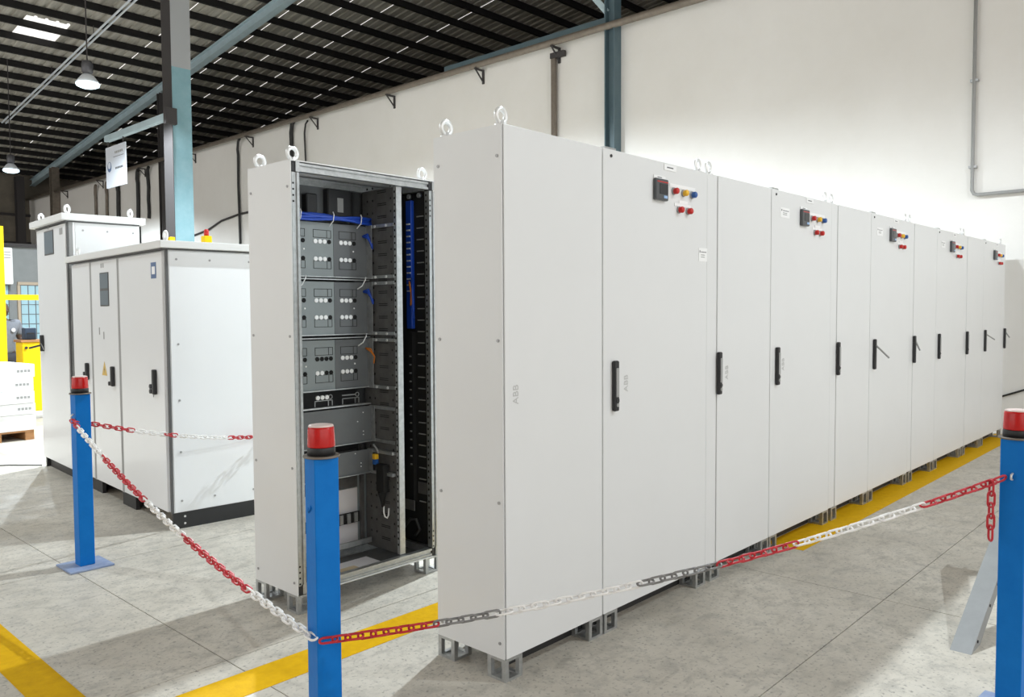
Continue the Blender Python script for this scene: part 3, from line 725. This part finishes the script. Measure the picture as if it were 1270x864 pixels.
# ------------------------------------------------------------------ blue posts with red beacons
def post(x, y, rz, label, a=.086):
    t = thing('barrier_post', label, 'post', (x, y, 0), rz, 'blue barrier posts')
    h = a/2
    bx(-h, h, -h, h, .012, 1.055).bevel(.003).obj('pole', 'post', t)
    bx(-.125, .125, -.125, .125, 0, .012).bevel(.002).obj('base_plate', 'post_foot', t)
    MB().lathe([(.060, 1.055), (.062, 1.058), (.060, 1.062)], 24).obj('cap_plate', 'pipe', t)
    b = MB().lathe([(.047, 1.062), (.047, 1.085), (.0455, 1.09)], 24).obj('beacon_base', 'black', t)
    MB().lathe([(.046, 1.09), (.0465, 1.094), (.044, 1.150), (.0425, 1.158)], 24).obj('beacon_lens', 'lens_red', t)
    MB().lathe([(.0425, 1.158), (.040, 1.163), (.03, 1.165)], 24).obj('beacon_top', 'lens_top', t)
    return t
pL = post(-.585, 2.98, 0, 'blue post with red beacon in front of the three-door cabinet')
MB().tube([(-.041, -.02, .905), (-.06, -.02, .905), (-.065, -.02, .925), (-.05, -.025, .94)], .005, 6).obj('hook', 'zinc', pL)
bx(-.0405, .0405, -.0405, .0405, .80, .804).obj('tie_wire', 'frame_tan', pL)
pM = post(-.838, .056, R(-11), 'blue post with red beacon in front of the open cabinet')
MB().tube([(-.039, .0, .90), (-.047, -.01, .885), (-.045, .01, .87), (-.042, .02, .885)], .003, 5).obj('hook', 'post', pM)
pR = post(1.100, -1.600, R(-4), 'blue post with red beacon at the right edge of the frame')
MB().tube([(-.04, 0, .93), (-.06, 0, .925), (-.06, 0, .91), (-.04, 0, .905)], .004, 6).obj('hook', 'zinc', pR)

# ------------------------------------------------------------------ chains
def link_mesh(m):
    pts = []; L_, W_ = .0175, .0125
    for i in range(6): a = -math.pi/2+math.pi*i/5; pts.append((L_+W_*math.cos(a), W_*math.sin(a), 0))
    for i in range(6): a = math.pi/2+math.pi*i/5; pts.append((-L_+W_*math.cos(a), W_*math.sin(a), 0))
    return MB().tube(pts, .0042, 6, True).mesh('chain_link', m)
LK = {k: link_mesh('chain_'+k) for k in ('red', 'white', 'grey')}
PITCH_L = .042
def chain(label, a, b, sag, colours, tail=None, cat='chain'):
    a, b = Vector(a), Vector(b)
    N = 400; P = [a.lerp(b, i/N)-Vector((0, 0, sag*4*(i/N)*(1-i/N))) for i in range(N+1)]
    cum = [0]
    for i in range(N): cum.append(cum[-1]+(P[i+1]-P[i]).length)
    n = round(cum[-1]/PITCH_L); t = thing('barrier_chain', label, cat, a, 0, 'red and white plastic chains')
    def at(s):
        s = max(0, min(cum[-1], s)); lo = 0
        while lo < N-1 and cum[lo+1] < s: lo += 1
        f = (s-cum[lo])/max(1e-9, cum[lo+1]-cum[lo]); return P[lo].lerp(P[lo+1], f)
    for i in range(n):
        s = (i+.5)*cum[-1]/n; p = at(s); d = (at(s+.01)-at(s-.01)).normalized()
        col = 'white'
        for f, cname in colours:
            if (i+.5)/n <= f: col = cname; break
        q = d.to_track_quat('X', 'Z').to_matrix().to_4x4() @ Matrix.Rotation(R(90)*(i % 2)+R(20+random.uniform(-8, 8)), 4, 'X')
        o = link('chain_link', LK[col], t); o.matrix_local = Matrix.Translation(p-a) @ q
    if tail:
        for i in range(tail):
            q = Vector((.05, .02, -1)).normalized().to_track_quat('X', 'Z').to_matrix().to_4x4() @ Matrix.Rotation(R(90)*(i % 2)+R(70), 4, 'X')
            o = link('chain_link', LK['red'], t); o.matrix_local = Matrix.Translation(b-a+Vector((-.045, .03, -.035-i*PITCH_L))) @ q
    return t
chain('red and white chain from the left post down to the middle post', (-.645, 2.955, .905), (-.895, .03, .455), .075,
      ((.04, 'red'), (.21, 'white'), (.44, 'red'), (.61, 'white'), (.83, 'red'), (1, 'white')))
chain('red and white chain from the left post across the three-door cabinet', (-.640, 2.945, .905), (.98, 3.34, .585), .055,
      ((.25, 'red'), (.38, 'white'), (.43, 'red'), (.717, 'white'), (1, 'red')))
chain('red and white chain with shade-darkened links from the middle post to the right post', (-.885, .0, .452), (1.040, -1.572, .912), .068,
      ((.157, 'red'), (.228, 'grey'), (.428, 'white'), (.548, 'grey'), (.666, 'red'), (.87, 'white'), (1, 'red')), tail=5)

# ------------------------------------------------------------------ leaning channel behind right post
t = thing('steel_channel', 'grey sloping steel channel standing on the floor behind the right post', 'steel channel', (1.59, -1.264, 0))
SLP = .48; LX = 1.25
MB().prism([(0, 0), (.02, 0), (.02+LX, SLP*LX), (LX, SLP*LX)], 1, -.088, 0).obj('web', 'beam_grey', t)
MB().prism([(.02, 0), (.155, 0), (.155+LX, SLP*LX), (.02+LX, SLP*LX)], 1, -.088, -.080).obj('flange', 'beam_grey', t)
MB().prism([(.02, 0), (.155, 0), (.155+LX, SLP*LX), (.02+LX, SLP*LX)], 1, -.008, 0).obj('flange', 'beam_grey', t)
for q in (.06, .28, .42, .7): MB().cyl((q+.045, -.092, q*SLP), (q+.045, -.088, q*SLP), .007, 8).obj('bolt', 'black', t)
bx(LX+.0, LX+.10, -.088, 0, 0, SLP*(LX-.05)).obj('stand_leg', 'beam_grey', t)

# ------------------------------------------------------------------ cartons on a pallet at the far left
t = thing('pallet', 'wooden pallet under the white cartons at the left edge', 'pallet', (.05, 8.72, 0), R(4))
for x in (0, .36, .72): bx(x, x+.10, 0, .9, .022, .10).obj('block', 'wood', t)
for i in range(5): bx(0, .82, i*.19, i*.19+.12, .10, .122).obj('deck_board', 'wood', t)
for x in (0, .36, .72): bx(x, x+.10, 0, .9, 0, .022).obj('bottom_board', 'wood', t)
zs = [.1225, .32, .455, .605, .77, .93]
ords = ['bottom', 'second', 'third', 'fourth', 'top']
for i in range(5):
    jx = random.uniform(-.015, .015)
    o = thing('carton', 'flat white carton, %s of the stack on the pallet' % (ords[i] if i in (0, 4) else ords[i]+' from the bottom'), 'carton', (.06+jx, 8.70+random.uniform(-.01, .01), zs[i]), R(4+random.uniform(-.6, .6)), 'white cartons on the pallet')
    h = zs[i+1]-zs[i]-.003
    bx(0, .82, 0, .9, 0, h).bevel(.006).obj('box', 'carton', o)
    if i:
        for q in range(4): bx(.62+q*.04, .65+q*.04, -.001, 0, h*.40, h*.40+.03).obj('printed_mark', 'seam', o)
        bx(.30, .36, -.0008, 0, h-.012, h-.002).obj('tape', 'print', o)

# ------------------------------------------------------------------ yellow frame, cart, booth, person at the far left
t = thing('guard_rail', 'yellow steel guard rail at the left edge of the hall', 'rail', (1.0, 10.5, 0))
bx(-.02, .075, 0, .08, 0, 2.75).obj('upright', 'myel', t); bx(.075, 2.4, .01, .06, 1.735, 1.81).obj('cross_bar', 'myel', t); bx(2.4, 2.48, 0, .08, 0, 2.75).obj('upright', 'myel', t)
bx(-.03, .085, -.02, .10, 0, .012).obj('foot_plate', 'myel', t)
t = thing('yellow_cart', 'yellow tool cart with a dark box on top behind the cartons', 'cart', (1.36, 10.85, 0))
bx(0, .55, 0, .30, .12, 1.13).bevel(.01).obj('body', 'myel', t); bx(-.02, .57, -.02, .32, 1.131, 1.165).obj('top', 'wood', t)
bx(.24, .36, -.006, 0, .80, 1.00).obj('panel', 'seam', t)
MB().cyl((.05, -.02, 1.05), (.05, 0, 1.05), .02, 10).obj('knob', 'black', t)
for x in (.06, .49):
    for y in (.06, .24): MB().cyl((x-.02, y, .06), (x+.02, y, .06), .06, 12).obj('wheel', 'black', t)
o = thing('tool_box', 'small dark blue box on top of the yellow cart', 'box', (1.42, 10.92, 1.166)); bx(0, .15, 0, .15, 0, .17).bevel(.008).obj('case', 'toolbox', o); bx(.03, .12, -.008, 0, .08, .1).obj('strap', 'black', o)
# booth
t = thing('office_booth', 'grey office booth with blue gridded windows behind the yellow frame', 'booth', (3.2, 20.0, 0))
bx(-4.0, 2.6, .05, 3.0, 0, 3.17).obj('wall_panel', 'booth', t)
bx(-4.1, 2.7, -.05, 3.1, 3.17, 3.25).obj('roof_edge', 'dark_steel', t)
def bwin(x0, x1, z0, z1):
    f = bx(x0, x1, .0, .05, z0, z1).obj('window_pane', 'pane_blue', t)
    n = int((x1-x0)/.16)
    for i in range(n+1): bx(x0+i*(x1-x0)/n-.008, x0+i*(x1-x0)/n+.008, -.012, -.0005, z0, z1).obj('grid_bar', 'print', f)
    for i in range(9): z = z0+i*(z1-z0)/8; bx(x0, x1, -.011, -.0006, z-.008, z+.008).obj('grid_bar', 'print', f)
    bx(x0-.06, x1+.06, -.02, .05, z1+.009, z1+.08).obj('window_frame', 'frame_tan', t); bx(x0-.07, x0-.009, -.02, .05, z0, z1).obj('window_frame', 'frame_tan', t)
bwin(.78, 1.75, .35, 2.24); bwin(-.6, .52, .35, 2.24)
o = thing('air_conditioner', 'white air conditioner on the booth wall at the left edge', 'air conditioner', (3.05, 19.75, 2.25))
bx(0, .72, 0, .299, 0, .88).bevel(.03, 2).obj('casing', 'label', o)
for i in range(3): bx(.05, .67, -.004, 0, .62+i*.07, .64+i*.07).obj('louvre', 'seam', o)

# person
def skin_fig(name, verts, edges, rad, m, parent, root=0, sub=2):
    me = bpy.data.meshes.new(name); me.from_pydata(verts, edges, []); me.materials.append(M[m])
    o = link(name, me, parent); md = o.modifiers.new('skin', 'SKIN')
    for i, r_ in enumerate(rad):
        sv = me.skin_vertices[0].data[i]; sv.radius = r_ if isinstance(r_, tuple) else (r_, r_); sv.use_root = i == root
    md.use_smooth_shade = True
    s = o.modifiers.new('sub', 'SUBSURF'); s.levels = sub; s.render_levels = sub
    return o
pe = thing('person', 'person in a grey short-sleeved shirt standing behind the yellow frame', 'person', (1.33, 11.62, 0), R(14))
V = [(0, 0, .92), (0, 0, 1.05), (0, .0, 1.22), (0, .01, 1.36), (0, .0, 1.45), (0, -.01, 1.50),
     (.10, 0, .90), (.10, 0, .50), (.10, .02, .09), (.10, -.14, .04),
     (-.10, 0, .90), (-.10, 0, .50), (-.10, .02, .09), (-.10, -.14, .04),
     (.19, .0, 1.39), (.25, -.02, 1.14), (.31, -.24, 1.12), (.33, -.31, 1.12),
     (-.19, .0, 1.39), (-.25, .02, 1.12), (-.24, -.16, .98), (-.24, -.23, .96)]
E_ = [(0, 1), (1, 2), (2, 3), (3, 4), (4, 5), (0, 6), (6, 7), (7, 8), (8, 9), (0, 10), (10, 11), (11, 12), (12, 13), (3, 14), (14, 15), (15, 16), (16, 17), (3, 18), (18, 19), (19, 20), (20, 21)]
RD = [(.15, .11), (.145, .105), (.16, .12), (.15, .10), .06, .052, .085, .062, .04, .035, .085, .062, .04, .035, .065, .048, .036, .03, .065, .048, .036, .03]
body = skin_fig('body', V, E_, RD, 'skin', pe)
sh = skin_fig('shirt', [(0, 0, .90), (0, 0, 1.05), (0, 0, 1.22), (0, .01, 1.36), (0, .0, 1.43), (.20, 0, 1.395), (.245, -.015, 1.20), (-.20, 0, 1.395), (-.245, .015, 1.20)],
              [(0, 1), (1, 2), (2, 3), (3, 4), (3, 5), (5, 6), (3, 7), (7, 8)], [(.172, .132), (.165, .125), (.178, .138), (.168, .118), .075, .082, .072, .082, .072], 'shirt', pe)
tr = skin_fig('trousers', [(0, 0, .95), (.10, 0, .88), (.10, 0, .50), (.10, .02, .10), (-.10, 0, .88), (-.10, 0, .50), (-.10, .02, .10)],
              [(0, 1), (1, 2), (2, 3), (0, 4), (4, 5), (5, 6)], [(.165, .125), .102, .08, .06, .102, .08, .06], 'trouser', pe)
hd = MB(); bmesh.ops.create_uvsphere(hd.bm, u_segments=20, v_segments=14, radius=1)
for v in hd.bm.verts:
    x, y, z = v.co; s = 1-.18*max(0, -z); v.co = (x*.078*s, y*.098*s-.01, 1.595+z*.118)
for f in hd.bm.faces: f.smooth = True
hd = hd.obj('head', 'skin', pe)
MB().cyl((0, -.10, 1.615), (0, -.125, 1.575), .010, 8, .018).obj('nose', 'skin', hd)
for s in (-1, 1):
    MB().lathe([(.002, -.02), (.012, -.012), (.014, 0), (.012, .014), (.002, .02)], 8, (s*.080, .0, 1.595)).obj('ear', 'skin', hd)
    MB().lathe([(.002, -.008), (.006, 0), (.002, .006)], 8, (s*.032, -.098, 1.612)).obj('eye', 'hair', hd)
bx(-.025, .025, -.103, -.092, 1.540, 1.546).obj('mouth', 'hair', hd)
hr = MB(); bmesh.ops.create_uvsphere(hr.bm, u_segments=20, v_segments=14, radius=1)
for v in hr.bm.verts:
    x, y, z = v.co; v.co = (x*.083, y*.098+.006, 1.63+max(z, -.35 if y > 0 else .12)*.092)
for f in hr.bm.faces: f.smooth = True
hr.obj('hair', 'hair', pe)
for (hx, hy, hz, s) in ((.335, -.335, 1.12, 1), (-.24, -.255, .955, -1)):
    bx(hx-.02, hx+.02, hy-.06, hy+.02, hz-.014, hz+.014).bevel(.01, 2).obj('palm', 'skin', pe)
    for i, ln in enumerate((.062, .072, .068, .052)):
        fx = hx-.018+i*.012
        MB().tube([(fx, hy-.055, hz), (fx, hy-.055-ln*.6, hz-.01), (fx, hy-.055-ln, hz-.035)], .0065, 6).obj('finger', 'skin', pe)
    MB().tube([(hx-s*.018, hy-.005, hz), (hx-s*.04, hy-.03, hz-.008), (hx-s*.045, hy-.058, hz-.018)], .008, 6).obj('thumb', 'skin', pe)
lgp = MB(); lgp.cyl((.075, -.137, 1.30), (.075, -.146, 1.30), .028, 14); lgp.obj('shirt_badge', 'label', pe)
